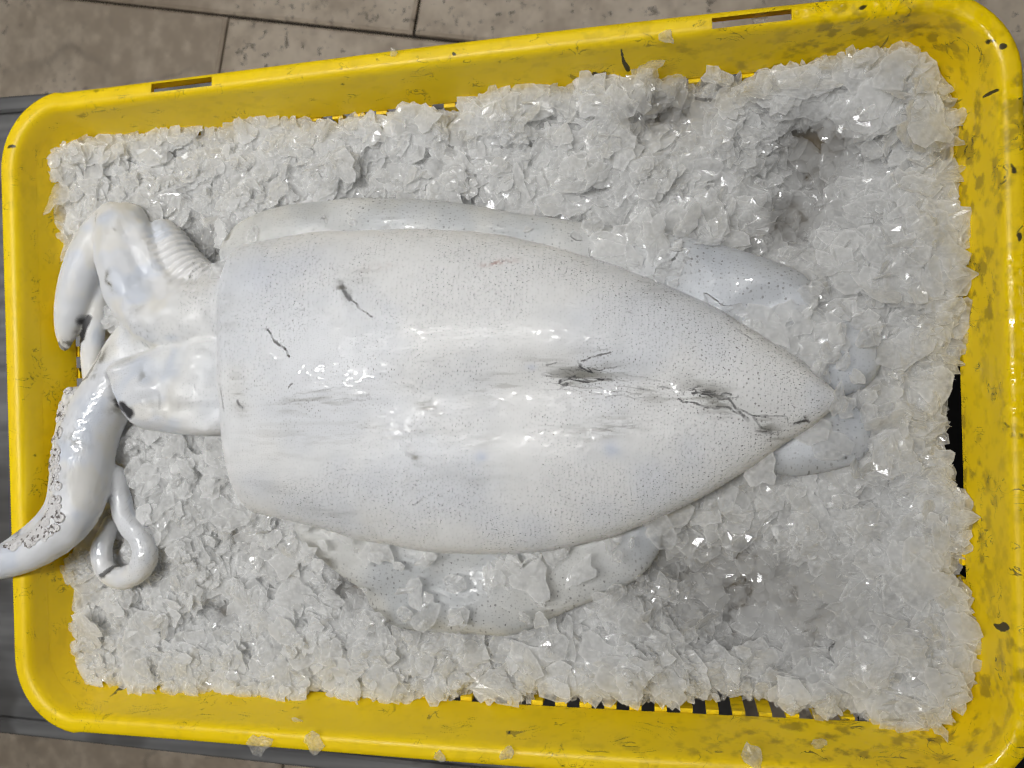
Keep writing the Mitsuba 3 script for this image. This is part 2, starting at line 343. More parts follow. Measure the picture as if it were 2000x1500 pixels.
def plastic_colour(p, n, uv):
    x, y, z = p.x, p.y, p.z - RZ
    g = fbm(x * 30, y * 30, z * 30)
    base = mix((0.93, 0.67, 0.004), (0.88, 0.61, 0.006), g)
    grime = smoothstep(0.46, 0.74, fbm(x * 150, y * 150, z * 150 + 5, octaves=5)) * (0.10 + 0.75 * smoothstep(0.02, 0.29, x)) * (0.4 + 1.2 * smoothstep(0.35, 0.65, fbm(x * 22, y * 22, z * 22 + 2.0)))
    wx, wy = x + 0.004 * (noise(x * 220, y * 220, 1.0) - 0.5), y + 0.004 * (noise(x * 220, y * 220, 6.0) - 0.5)
    dirt = 0.5 * smoothstep(0.02, 0.30, 1.5 * spots(wx, wy, DIRT) - 0.95 * fbm(x * 210, y * 210, z * 210, octaves=4))
    hair = (1 - smoothstep(0.006, 0.022, dr.abs(fbm(x * 120 + 30 * g, y * 150, z * 60, octaves=3) - 0.5))) * smoothstep(0.56, 0.68, fbm(x * 75, y * 75, z * 75 + 9.0, octaves=2))
    base = mix(base, (0.26, 0.18, 0.02), dr.clip(grime * 0.7, 0, 0.62))
    base = mix(base, (0.05, 0.04, 0.02), dr.clip(hair * (0.55 + 0.6 * smoothstep(0.12, 0.31, x)), 0, 0.8))
    return mix(base, (0.02, 0.018, 0.013), dr.clip(dirt * 2.2 + strokes(wx, wy, SCRATCH), 0, 0.95))


def plastic_wet(p):
    return smoothstep(0.40, 0.62, fbm(p.x * 24, p.y * 24, p.z * 24)) * (0.25 + 0.75 * smoothstep(0.05, 0.28, p.x))


def plastic_rough(p, n, uv):
    return 0.46 - 0.36 * plastic_wet(p) * smoothstep(0.35, 0.6, fbm(p.x * 260, p.y * 260, p.z * 260, octaves=2))


def plastic_bump(p, n, uv):
    wet = plastic_wet(p)
    return 0.00030 * fbm(p.x * 80, p.y * 80, p.z * 80) + 0.00042 * wet * noise(p.x * 340, p.y * 340, p.z * 340) + 0.00004 * noise(p.x * 900, p.y * 900, p.z * 900)


scene["yellow_plastic"] = {"type": "twosided", "b": {"type": "bumpmap", "scale": 1.0, "arbitrary": proc(plastic_bump, 3e-4),
                           "b": {"type": "principled", "base_color": proc(plastic_colour), "roughness": proc(plastic_rough), "specular": 0.45}}}

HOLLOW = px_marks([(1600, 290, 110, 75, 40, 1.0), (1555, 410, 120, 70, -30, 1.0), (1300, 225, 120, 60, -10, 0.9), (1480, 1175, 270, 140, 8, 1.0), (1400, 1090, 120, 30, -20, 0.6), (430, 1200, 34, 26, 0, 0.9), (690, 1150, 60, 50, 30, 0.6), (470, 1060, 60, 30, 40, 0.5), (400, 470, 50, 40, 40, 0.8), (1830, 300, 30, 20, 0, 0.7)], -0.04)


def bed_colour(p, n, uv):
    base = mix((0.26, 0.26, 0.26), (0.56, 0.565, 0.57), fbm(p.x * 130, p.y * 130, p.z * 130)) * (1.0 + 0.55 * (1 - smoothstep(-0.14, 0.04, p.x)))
    return mix(base, (0.105, 0.082, 0.050), dr.clip(1.4 * spots(p.x, p.y, HOLLOW), 0, 0.95))  # meltwater dirt and the shade of the pits, both painted into the bed


def ice_frost(p, n, uv):
    """How clear a flake is: uv.x runs to 1 at its broken edge, uv.y is its own frostiness."""
    grain = fbm(p.x * 420, p.y * 420, p.z * 420)
    hollow = spots(p.x, p.y, HOLLOW)
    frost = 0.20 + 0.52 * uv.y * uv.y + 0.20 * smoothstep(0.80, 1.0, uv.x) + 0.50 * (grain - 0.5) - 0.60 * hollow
    return dr.clip(1 - frost, 0.05, 0.88)


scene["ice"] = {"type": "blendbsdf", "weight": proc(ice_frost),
                "a": {"type": "principledthin", "roughness": 0.11, "spec_trans": 0.0, "diff_trans": 0.95, "eta": 1.31, "base_color": {"type": "rgb", "value": [0.945, 0.948, 0.945]}},
                "b": {"type": "thindielectric", "int_ior": 1.31}}
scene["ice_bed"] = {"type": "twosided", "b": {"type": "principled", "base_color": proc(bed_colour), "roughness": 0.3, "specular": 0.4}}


def tile_colour(p, n, uv):
    x, y = p.x, p.y
    g = fbm(x * 9, y * 9, 2.0, octaves=4)
    h = fbm(x * 60, y * 60, 4.0, octaves=3)
    base = mix((0.44, 0.36, 0.275), (0.70, 0.60, 0.48), smoothstep(0.25, 0.75, 0.6 * g + 0.4 * h))
    spot = smoothstep(0.62, 0.85, fbm(x * 120, y * 120, 1.0, octaves=4)) * smoothstep(0.3, 0.6, g)
    crack = 1 - smoothstep(0.0, 0.05, dr.abs(fbm(x * 7, y * 7, 8.0, octaves=4) - 0.5))
    return mix(mix(base, (0.07, 0.06, 0.05), 0.7 * spot), (0.08, 0.07, 0.06), 0.25 * crack * smoothstep(0.5, 0.7, noise(x * 5, y * 5, 4.0)))


scene["stone_tile"] = {"type": "twosided", "b": {"type": "bumpmap", "scale": 1.0, "arbitrary": proc(lambda p, n, uv: 0.0012 * fbm(p.x * 70, p.y * 70, 3.0)),
                       "b": {"type": "principled", "base_color": proc(tile_colour), "roughness": 0.42, "specular": 0.4}}}
scene["grout"] = {"type": "diffuse", "reflectance": proc(lambda p, n, uv: mix((0.03, 0.026, 0.022), (0.09, 0.075, 0.06), fbm(p.x * 60, p.y * 60)))}


def steel_colour(p, n, uv):
    s = fbm(p.x * 6, p.y * 130, 1.0, octaves=3); d = fbm(p.x * 20, p.y * 26, 5.0)
    return mix(mix((0.12, 0.12, 0.125), (0.34, 0.34, 0.34), s), (0.09, 0.085, 0.08), 0.6 * smoothstep(0.5, 0.75, d))


scene["worn_steel"] = {"type": "twosided", "b": {"type": "principled", "base_color": proc(steel_colour), "metallic": 0.55, "roughness": 0.42}}

# ------------------------------------------------------------------ floor
TZ, FZ = -0.130, -RZ
g = np.array([[-4, -4, FZ - 0.012], [4, -4, FZ - 0.012], [4, 4, FZ - 0.012], [-4, 4, FZ - 0.012]], float)
put("floor", (g, np.array([[0, 1, 2], [0, 2, 3]])), "grout", kind="structure", label="wet grey brown stone floor with dark joints under the table")
j0, j1, jv = at(180, 0, FZ), at(910, 80, FZ), at(441, 45, FZ)
ux = (j1 - j0)[:2] / np.linalg.norm((j1 - j0)[:2]); uy = np.array([-ux[1], ux[0]])
v2 = at(806, 60, FZ)
half = float(abs((v2 - jv)[:2] @ ux)); TW, TH = 2 * half, 0.34
rng = np.random.default_rng(5)
n = 0
org = j0[:2] + ux * ((jv - j0)[:2] @ ux)
for r in range(-6, 5):
    for c in range(-3, 4):
        shift = half if r % 2 == 0 else 0.0
        a = org + ux * (c * TW + shift)
        w, h = TW - 0.0050 - rng.uniform(0, 0.002), TH - 0.0045 - rng.uniform(0, 0.002)
        o = a + uy * (r * TH)
        dz = rng.uniform(-0.0015, 0.0015)
        ch = 0.004
        ring0 = np.array([[0, 0], [w, 0], [w, h], [0, h]]) + 0.003
        ring1 = np.array([[ch, ch], [w - ch, ch], [w - ch, h - ch], [ch, h - ch]]) + 0.003
        V = [np.r_[o + ux * q[0] + uy * q[1], FZ - 0.010] for q in ring0] + [np.r_[o + ux * q[0] + uy * q[1], FZ - 0.004 + dz] for q in ring0] + [np.r_[o + ux * q[0] + uy * q[1], FZ + dz] for q in ring1]
        Fq = [[i, (i + 1) % 4, 4 + (i + 1) % 4, 4 + i] for i in range(4)] + [[4 + i, 4 + (i + 1) % 4, 8 + (i + 1) % 4, 8 + i] for i in range(4)] + [[8, 9, 10, 11]]
        key = "floor__tile" + (f"_{n:03d}" if n else "")
        put(key, meshkit.arrays((np.array(V), np.array(Fq)))[:2], "stone_tile"); n += 1

# ------------------------------------------------------------------ steel table
e0, e1, et = at(0, 1431, TZ), at(500, 1487, TZ), at(0, 190, TZ)
tx = (e1 - e0)[:2] / np.linalg.norm((e1 - e0)[:2]); ty = np.array([-tx[1], tx[0]])
depth = float((et - e0)[:2] @ ty)


def table_box(x0, x1, y0, y1, z0, z1, bev=0.002):
    m = trimesh.creation.box((x1 - x0, y1 - y0, z1 - z0))
    b = m3.Manifold.hull_points(np.vstack([np.array(m.vertices) * (1 - 2 * bev / np.array(m.extents) * np.array(q)) for q in ([1, 1, 0], [0, 1, 1], [1, 0, 1])]))
    v = b.to_mesh(); P, Q = np.array(v.vert_properties[:, :3], float), np.array(v.tri_verts)
    P = P + [(x0 + x1) / 2, (y0 + y1) / 2, (z0 + z1) / 2]
    xy = e0[:2] + P[:, :1] * tx + P[:, 1:2] * ty
    return np.c_[xy, P[:, 2]], Q


TX0, TX1 = -0.45, 0.62
tag("steel_table", "low worn grey steel table under the yellow crate, on the stone floor", "table")
put("steel_table__top", table_box(TX0, TX1, 0.014, depth - 0.014, TZ - 0.012, TZ), "worn_steel")
put("steel_table__edge", table_box(TX0, TX1, 0.0, 0.0135, TZ - 0.03, TZ + 0.002), "worn_steel")
put("steel_table__edge_001", table_box(TX0, TX1, depth - 0.0135, depth, TZ - 0.03, TZ + 0.002), "worn_steel")
for i, (a, b) in enumerate([(TX0 + .03, .03), (TX1 - .07, .03), (TX0 + .03, depth - .07), (TX1 - .07, depth - .07)]):
    put("steel_table__leg" + (f"_{i:03d}" if i else ""), table_box(a, a + .04, b, b + .04, FZ, TZ - 0.0125), "worn_steel")

dark_sheet = trimesh.creation.box((0.62, 0.75, 0.008)); dark_sheet.apply_translation([0.345 + 0.31, -0.22, FZ + 0.007])  # unseen black sheet, added so the hand hole looks out on deep shade
scene["shade_black"] = {"type": "principled", "base_color": {"type": "rgb", "value": [0.012, 0.012, 0.012]}, "roughness": 0.7, "specular": 0.2}
put("shade_sheet", dark_sheet, "shade_black", label="added black sheet on the floor that darkens the view through the right hand hole", cat="dark_sheet")

# ------------------------------------------------------------------ crate
CW, CH, CRAD = 0.62, 0.4255, 0.050


def rrect(w, h, r, n=14):
    t = np.linspace(0, np.pi / 2, n)
    out = []
    for k, (sx, sy) in enumerate([(1, 1), (-1, 1), (-1, -1), (1, -1)]):
        a = t + k * np.pi / 2
        out.append(np.c_[sx * (w / 2 - r) + r * np.cos(a), sy * (h / 2 - r) + r * np.sin(a)])
    p = np.vstack(out)
    return p


def densify(p, step=0.012):
    q = []
    for a, b in zip(p, np.roll(p, -1, 0)):
        k = max(1, int(np.linalg.norm(b - a) / step))
        q += [a + (b - a) * t / k for t in range(k)]
    return np.array(q)


def loft(profile):
    """Rings of rounded rectangles: rows of inset from the outer rim, height. The same number of points in each."""
    rings = []
    base = None
    for inset, z in profile:
        r = max(CRAD - inset, 0.012)
        p = rrect(CW - 2 * inset, CH - 2 * inset, r)
        # equal counts of points along straight sides
        q = []
        for i in range(4):
            arc = p[i * 14:(i + 1) * 14]; nxt = p[((i + 1) % 4) * 14]
            q += list(arc)
            q += [arc[-1] + (nxt - arc[-1]) * t for t in np.linspace(0, 1, 26)[1:-1]]
        q = np.array(q)
        # long walls bow a little, as moulded plastic does
        wob = 0.0012 * np.sin(q[:, 0] * 9 + 1) * np.sign(q[:, 1]) * (np.abs(q[:, 1]) > CH / 2 - inset - 1e-4)
        q[:, 1] += wob
        rings.append(np.c_[q, np.full(len(q), z)])
    n = len(rings[0]); V = np.vstack(rings); F = []
    m = len(rings)
    for i in range(m):
        j = (i + 1) % m
        a = np.arange(n); b = (a + 1) % n
        F += [np.c_[i * n + a, i * n + b, j * n + b], np.c_[i * n + a, j * n + b, j * n + a]]
    return trimesh.Trimesh(V, np.vstack(F), process=False)


def man(m):
    if m.volume < 0:
        m.invert()
    return m3.Manifold(m3.Mesh(np.array(m.vertices, np.float32), np.array(m.faces, np.uint32)))


def cut_box(c, s, rz=0.0):
    return m3.Manifold.cube(s, True).rotate([0, 0, rz]).translate(c)


BAND, BOT = -0.042, -0.112     # bottom of the closed band; floor of the crate
rim = man(loft([(0.0, -0.009), (0.0, -0.0042), (0.0006, -0.0022), (0.0020, -0.0008), (0.0042, -0.0003), (0.0078, 0.0), (0.0098, -0.0004), (0.0114, -0.0016), (0.0125, -0.0036), (0.0134, -0.0070), (0.0150, -0.0160), (0.0128, -0.0160), (0.0112, -0.0070), (0.0100, -0.0040), (0.0085, -0.0030), (0.0042, -0.0030), (0.0030, -0.0050), (0.0025, -0.009)]))
for (a, b, c, d) in ((295, 178, 413, 158), (1391, 50, 1547, 35)):   # the two slots in the upper rim
    p, q = at(a, b, 0), at(c, d, 0)
    rim -= cut_box([(p[0] + q[0]) / 2, CH / 2 - 0.0062, 0.0], [abs(q[0] - p[0]), 0.0058, 0.02])
tag("fish_crate", "dirty yellow plastic fish crate filled with crushed ice and a white squid", "crate")
put("fish_crate__rim", rim, "yellow_plastic", 40)
band = man(loft([(0.0131, -0.0162), (0.0149, -0.0162), (0.0198, BAND + 0.004), (0.0203, BAND), (0.0180, BAND), (0.0172, BAND + 0.004)]))
put("fish_crate__wall_band", band, "yellow_plastic", 40)
# upright bars between the slots, on all four sides; the right end has a hand hole
i = 0


def bar(c, s, taper=0.85):
    m = trimesh.creation.box(s)
    v = np.array(m.vertices); low = v[:, 2] < 0; v[low, :2] *= taper
    return trimesh.Trimesh(v + c, m.faces, process=False)


INX, INY = CW / 2 - 0.0195, CH / 2 - 0.0195
px_pitch = 0.0155
for sgn in (1, -1):
    for x in np.arange(-INX + 0.05, INX - 0.045, px_pitch):
        put("fish_crate__wall_bar" + (f"_{i:03d}" if i else ""), bar([x, sgn * (INY - 0.0006), (BAND + BOT) / 2 - 0.001], [0.0075, 0.0030, BAND - BOT - 0.001]), "yellow_plastic"); i += 1
for sgn in (1, -1):
    for y in np.arange(-INY + 0.05, INY - 0.045, px_pitch):
        hole = at(1885, 850, -0.07)[1]
        if sgn > 0 and abs(y - hole) < 0.040:
            continue
        put("fish_crate__wall_bar" + (f"_{i:03d}" if i else ""), bar([sgn * (INX - 0.0006), y, (BAND + BOT) / 2 - 0.001], [0.0030, 0.0075, BAND - BOT - 0.001]), "yellow_plastic"); i += 1
corner = man(loft([(0.0180, BAND - 0.0005), (0.0206, BAND - 0.0005), (0.0240, BOT), (0.0212, BOT)]))
for s in ((1, 1), (1, -1), (-1, 1), (-1, -1)):
    put("fish_crate__corner_post" + ("" if s == (1, 1) else f"_{[(1, 1), (1, -1), (-1, 1), (-1, -1)].index(s):03d}"),
        corner ^ cut_box([s[0] * (INX), s[1] * (INY), -0.08], [0.080, 0.080, 0.2]), "yellow_plastic", 40)
base = m3.CrossSection([rrect(CW - 0.042, CH - 0.042, 0.03)]).extrude(0.004).translate([0, 0, BOT - 0.0045])
for x in np.arange(-0.27, 0.28, 0.03):
    for y in np.arange(-0.16, 0.17, 0.064):
        base -= cut_box([x, y, BOT], [0.019, 0.048, 0.03])
skid = man(loft([(0.0215, BOT - 0.005), (0.027, BOT - 0.005), (0.027, TZ + 0.0005), (0.0215, TZ + 0.0005)]))
put("fish_crate__base", base, "yellow_plastic")
put("fish_crate__skid", skid, "yellow_plastic")

# ------------------------------------------------------------------ squid
UP = [(431, 500), (442, 488), (500, 474), (600, 457), (750, 447), (900, 449), (1000, 463), (1100, 486), (1200, 517), (1300, 556), (1400, 601), (1480, 646), (1550, 691), (1600, 730), (1624, 758), (1632, 779)]
LO = [(450, 990), (470, 995), (520, 1004), (600, 1023), (700, 1051), (800, 1071), (900, 1082), (1000, 1082), (1100, 1071), (1200, 1047), (1300, 1007), (1400, 957), (1480, 906), (1540, 858), (1584, 836), (1622, 804), (1632, 781)]
LEFT = [(460, 480), (458, 560), (461, 640), (465, 720), (469, 800), (472, 870), (478, 940), (488, 1000)]
up, lo, lf = pix(UP, MZ), pix(LO, MZ), pix(LEFT, MZ)
mantle_poly = Polygon(np.vstack([up[:, :2], lo[::-1, :2], lf[::-1, :2]])).buffer(0)
H = 0.0016
fd = Field((-0.395, -0.13, -0.065), (0.225, 0.152, 0.030), H)
X, Y, Z = fd.X, fd.Y, fd.Z
xs = fd.ax[0]
tipx = up[-1, 0]


def smooth_curve(xq, pts):
    o = np.argsort(pts[:, 0]); return np.interp(xq, pts[o, 0], pts[o, 1])


xe = np.linspace(-0.40, tipx, 900)
yt, yb = smooth_curve(xe, up), smooth_curve(xe, lo)
hw_ = gaussian_filter1d((yt - yb) / 2, 9, mode="nearest"); yc_ = gaussian_filter1d((yt + yb) / 2, 9, mode="nearest")
hw_[-1] = 1e-4
yc, hw = np.interp(xs, xe, yc_), np.interp(xs, xe, hw_, right=1e-4)
past = np.maximum(xs - tipx, 0)
th = 0.0285 * np.clip(hw / 0.095, 0.02, 1.2) ** 0.55 * (1 - 0.10 * np.exp(-((xs - xs[0]) / 0.1) ** 2))
u = (fd.XY[1] - yc[:, None]) / hw[:, None]
xx = fd.XY[0]
dent = 1 - 0.20 * np.exp(-((u + 0.02 - 0.18 * np.clip((xx - 0.0) / 0.15, -1, 1)) / 0.24) ** 2) * np.clip((xx + 0.06) / 0.06, 0, 1) * np.clip((0.17 - xx) / 0.05, 0, 1)
dent += 0.10 * (meshkit.fbm(np.stack([xx * 16, fd.XY[1] * 24, 0 * xx], -1), 2, 3) - 0.5)
dent -= 0.05 * np.exp(-((u + 0.25) / 0.2) ** 2) * np.clip((0.02 - xx) / 0.06, 0, 1)
W_ = (Z - MZ) / (th[:, None] * dent)[..., None]
U3 = np.repeat(u[..., None], fd.n[2], 2)
nn = 2.35
rad = (np.abs(U3) ** nn + np.abs(W_) ** nn) ** (1 / nn)
f = (rad - 1) * np.minimum(hw, th)[:, None, None] * 1.0
f = f + past[:, None, None]
xl = np.interp(fd.ax[1], lf[::-1, 1], lf[::-1, 0])
cap = (xl[None, :, None] - X) + 0.004 * np.clip((MZ - Z) / 0.02, -0.5, 1.0)     # the lip leans out at the top
k = 0.008
f = -smin(-f, -cap, k)
fd.F = f.copy()
mantle_only = f.copy()

head = Field((-0.395, -0.13, -0.065), (0.225, 0.152, 0.030), H)
zh = -0.024
head.chain([(243, 446, 44, zh + .003), (244, 500, 51, zh + .005), (256, 560, 46, zh + .006), (290, 612, 54, zh + .004), (370, 628, 56, zh + .002), (450, 620, 66, zh)], 0.004)
head.chain([(272, 452, 20, zh + .008), (292, 500, 22, zh + .008), (318, 545, 22, zh + .007), (350, 575, 26, zh + .004)], 0.006)
head.chain([(350, 590, 40, zh), (400, 590, 46, zh + .001), (460, 595, 56, zh)], 0.006)
head.F += 0.006 * (meshkit.fbm(np.stack([X * 80, Y * 55, Z * 50], -1), 3, 18) - 0.5)
polyB = Polygon(chaikin(pix([(214, 724), (234, 700), (300, 676), (380, 658), (470, 640), (470, 845), (400, 853), (320, 848), (268, 834), (246, 812), (226, 778)], zh + 0.012), 2)[:, :2])
lobe = Field((-0.395, -0.13, -0.065), (0.225, 0.152, 0.030), H)
bulge = 0.009 * (meshkit.fbm(np.stack([lobe.XY[0] * 55, lobe.XY[1] * 70, 0 * lobe.XY[0]], -1), 2, 31) - 0.5)
lobe.slab(polyB, zh + 0.0085 + bulge, 0.014, 0.010)
# web and trunk of the long arm that hangs over the left rim
arm = Field((-0.395, -0.13, -0.065), (0.225, 0.152, 0.030), H)
arm.chain([(300, 640, 40, zh - .004), (255, 680, 40, zh - .004), (234, 735, 44, zh - .002), (198, 792, 47, -0.022), (172, 850, 47, -0.018), (163, 910, 46, -0.014), (158, 965, 44, -0.008), (136, 1020, 38, 0.000), (88, 1066, 32, 0.007), (20, 1095, 29, 0.0105), (-70, 1108, 27, 0.010), (-150, 1115, 24, 0.006)], 0.007)
arm.chain([(150, 780, 22, -0.026), (134, 860, 24, -0.020), (128, 930, 24, -0.016), (124, 985, 26, -0.009), (98, 1024, 26, -0.001), (55, 1052, 20, 0.006), (10, 1075, 14, 0.008)], 0.0012)
head.F = smin(head.F, arm.F, 0.004)
head.F = smin(head.F, lobe.F, 0.0006)
head.chain([(222, 424, 26, zh + .004), (184, 466, 30, zh + .004), (158, 530, 31, zh + .003), (142, 590, 28, zh + .002), (131, 640, 20, zh), (126, 676, 8, zh - .002)], 0.0012)
head.chain([(200, 540, 13, zh - .008), (188, 600, 17, zh - .008), (181, 650, 19, zh - .010), (179, 700, 18, zh - .012), (184, 750, 16, zh - .014)], 0.0012)
head.chain([(222, 930, 20, -0.026), (236, 980, 18, -0.026), (243, 1015, 18, -0.025), (272, 1046, 20, -0.023), (288, 1082, 21, -0.022), (272, 1118, 20, -0.022), (236, 1134, 19, -0.022), (204, 1116, 17, -0.023), (196, 1082, 17, -0.024), (204, 1050, 15, -0.026), (216, 1022, 13, -0.030)], 0.0014)
head.chain([(316, 450, 20, zh - .003), (338, 480, 29, zh - .002), (354, 515, 33, zh - .003), (388, 548, 34, zh - .004), (440, 565, 30, zh - .006)], 0.0014, ribs=(0.0052, 0.15))
body = Field((-0.395, -0.13, -0.065), (0.225, 0.152, 0.030), H)
body.F = smin(mantle_only, head.F, 0.0012)
loopy = np.exp(-((X - at(240, 1060, -0.025)[0]) ** 2 + (Y - at(240, 1060, -0.025)[1]) ** 2) / 0.03 ** 2)
body.F += 0.0030 * loopy * (meshkit.fbm(np.stack([X * 130, Y * 130, Z * 130], -1), 2, 41) - 0.5)
body.F += 0.0008 * (meshkit.fbm(np.stack([X * 45, Y * 45, Z * 45], -1), 2, 8) - 0.5)
bm = body.mesh(3)
# the folded arm's wrinkles: finer triangles there, pushed in and out in rings along the arm
gpath = pix([(322, 440), (342, 478), (358, 512), (388, 545), (425, 565)], -0.02)
gpath = chaikin(gpath, 3, False); glen = np.r_[0, np.cumsum(np.linalg.norm(np.diff(gpath, axis=0), axis=1))]
for _ in range(2):
    c = np.array(bm.vertices)[bm.faces].mean(1)
    near = np.min(np.linalg.norm(c[:, None, :2] - gpath[None, :, :2], axis=2), 1) < 0.016
    v2_, f2_ = trimesh.remesh.subdivide(np.array(bm.vertices), np.array(bm.faces), np.nonzero(near)[0])
    bm = trimesh.Trimesh(v2_, f2_, process=False)
v = np.array(bm.vertices); nv = np.array(bm.vertex_normals)
dg = np.linalg.norm(v[:, None, :2] - gpath[None, :, :2], axis=2); j = dg.argmin(1); dmin = dg.min(1)
along = glen[j] + ((v[:, :2] - gpath[j, :2]) * np.gradient(gpath[:, :2], axis=0)[j] / np.linalg.norm(np.gradient(gpath[:, :2], axis=0)[j], axis=1)[:, None]).sum(1)
wgt = np.clip((0.0135 - dmin) / 0.004, 0, 1) * np.clip((along + 0.002) / 0.006, 0, 1) * np.clip((glen[-1] - 0.003 - along) / 0.010, 0, 1)
bm.vertices = v - nv * (0.0013 * wgt * (np.abs(np.cos(along / 0.0046 * np.pi)) ** 3))[:, None]
tag("squid", "big white squid with dark speckles and ink marks lying on the crushed ice", "squid")
put("squid__body", bm, "skin", True)


def fin(key, pts, zt, th_, r_, seed, label=None):
    P = Polygon(chaikin(pix(pts, zt), 2)[:, :2]).buffer(0)
    b = P.bounds
    q = Field((b[0] - 0.012, b[1] - 0.012, zt - 0.04), (b[2] + 0.012, b[3] + 0.012, zt + 0.03), 0.0017)
    zz = zt - 0.004 + 0.013 * (meshkit.fbm(np.stack([q.XY[0] * 22, q.XY[1] * 30, 0 * q.XY[0]], -1), 2, seed) - 0.5)
    q.slab(P, zz, th_, r_, 0.001)
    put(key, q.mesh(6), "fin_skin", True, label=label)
    return P


finA = fin("squid__fin", [(428, 512), (434, 462), (470, 420), (560, 393), (660, 384), (780, 384), (900, 393), (1010, 414), (1130, 430), (1250, 446), (1400, 470), (1510, 505), (1600, 545), (1600, 640), (1450, 690), (1200, 640), (900, 560), (600, 560), (460, 560)], -0.020, 0.011, 0.019, 1)
finB = fin("squid__fin_001", [(560, 1010), (590, 1070), (670, 1130), (712, 1155), (716, 1192), (760, 1224), (820, 1238), (920, 1242), (1010, 1246), (1070, 1215), (1130, 1185), (1210, 1155), (1265, 1120), (1300, 1060), (1280, 980), (1000, 1000), (700, 990)], -0.0295, 0.009, 0.020, 2)
finC = fin("squid__tail_lobe", [(1500, 600), (1600, 600), (1690, 640), (1728, 690), (1716, 742), (1670, 772), (1600, 780), (1500, 740)], -0.027, 0.009, 0.018, 3)
finD = fin("squid__tail_lobe_001", [(1450, 905), (1540, 937), (1610, 926), (1690, 902), (1708, 860), (1696, 806), (1660, 781), (1600, 778), (1480, 840)], -0.028, 0.009, 0.018, 4)

# suckers on the long arm: small rings
rs = np.random.default_rng(3)
sk = []


VN = np.array(bm.vertex_normals)
BV = np.array(bm.vertices)
cam_v = (BV - CAM) @ ROT
bx, by = 1000 + FPX * cam_v[:, 0] / -cam_v[:, 2], 750 - FPX * cam_v[:, 1] / -cam_v[:, 2]
facing = ((CAM - BV) * VN).sum(1) / np.linalg.norm(CAM - BV, axis=1) > 0.12
patchA = Polygon([(122, 975), (116, 1005), (122, 1030), (84, 1056), (30, 1072), (12, 1064), (60, 1040), (92, 1005), (100, 975)])
patchB = Polygon([(158, 750), (132, 790), (118, 840), (114, 900), (116, 980), (100, 980), (100, 800), (140, 740)])
for P, count, (r0, r1) in ((patchA, 75, (3.0, 6.5)), (patchB, 45, (3.5, 6.0))):
    cand = np.nonzero(facing & shapely.contains_xy(P, bx, by))[0]
    for i in rs.choice(cand, min(count, len(cand)), replace=False):
        k = scale_at(bx[i], by[i], BV[i, 2]) * rs.uniform(r0, r1)
        m = trimesh.creation.torus(k, k * 0.5, 10, 7)
        m.apply_transform(trimesh.geometry.align_vectors([0, 0, 1], VN[i])); m.apply_translation(BV[i]); sk.append(m)
put("squid__suckers", trimesh.util.concatenate(sk), "sucker_skin", 60, kind="stuff", label="dark pebbly rows of suckers on the long arm at the left rim")

# ------------------------------------------------------------------ crushed ice
EDGE = [(30, 268), (20, 350), (36, 430), (70, 470), (84, 560), (92, 650), (160, 640), (225, 640), (230, 720), (200, 770), (160, 800), (120, 930), (90, 1090), (60, 1130), (66, 1180), (44, 1250), (34, 1300), (52, 1368), (130, 1404), (240, 1388), (330, 1384), (480, 1400), (700, 1366), (900, 1362), (1100, 1368), (1300, 1366), (1500, 1378), (1640, 1404), (1760, 1432), (1830, 1405), (1880, 1345), (1912, 1290), (1908, 1200), (1876, 1100), (1896, 1000),
        (1868, 965), (1846, 900), (1850, 770), (1904, 650), (1928, 560), (1938, 480), (1908, 400), (1902, 300), (1872, 240), (1852, 170), (1752, 105), (1690, 122), (1600, 132), (1420, 140), (1300, 138), (1265, 105), (1180, 132), (1100, 155), (915, 152), (885, 208), (700, 232), (600, 250), (560, 232), (400, 235), (280, 210), (150, 222), (50, 245)]
ZI = -0.036
heap = Polygon(pix(EDGE, ZI)[:, :2]).buffer(0)
HUMPS = [(40, 320, 110, 0.010), (60, 1250, 130, 0.010), (1700, 190, 120, 0.016), (1850, 480, 130, 0.008), (1250, 200, 130, 0.010), (1600, 280, 80, -0.030), (1560, 395, 90, -0.028), (1320, 225, 75, -0.022), (1470, 1180, 160, -0.040), (1300, 1330, 90, 0.008), (1800, 1290, 110, 0.010), (1650, 960, 90, -0.004), (330, 960, 120, 0.006), (420, 1180, 90, -0.008), (200, 350, 120, 0.003), (1560, 470, 90, -0.008), (700, 1130, 60, -0.010), (560, 320, 120, 0.006), (400, 480, 45, -0.014), (850, 320, 200, 0.004), (1150, 380, 120, 0.006), (430, 1210, 30, -0.02)]
HUMPS = [(*at(a, b, ZI)[:2], r * scale_at(a, b, ZI), z) for a, b, r, z in HUMPS]


def heap_z(x, y):
    z = np.full(np.shape(x), ZI)
    for a, b, r, h in HUMPS:
        z = z + h * np.exp(-((x - a) ** 2 + (y - b) ** 2) / (r * r))
    q = np.stack([x * 40, y * 40, 0 * x], -1)
    z = z + (0.020 + 0.010 * np.clip((x + 0.1) / 0.2, 0, 1)) * (meshkit.fbm(q, 3, 4) - 0.5) + 0.012 * (meshkit.noise(q * 3.1, 9) - 0.5) - (0.008 + 0.008 * np.clip((x + 0.1) / 0.2, 0, 1)) * np.clip(meshkit.noise(q * 1.6, 21) - 0.66, 0, 1) / 0.34
    d = shapely.distance(heap.exterior, shapely.points(x, y))
    d = np.where(shapely.contains_xy(heap, x, y), d, -d)
    edge = np.clip((0.014 - d) / 0.014, 0, 5)
    z = z - (0.003 + 0.004 * np.clip((x + 0.2) / 0.1, 0, 1)) * np.minimum(edge, 1) ** 2 - 0.05 * np.maximum(edge - 1, 0)
    return np.maximum(z, BOT + 0.0005), d


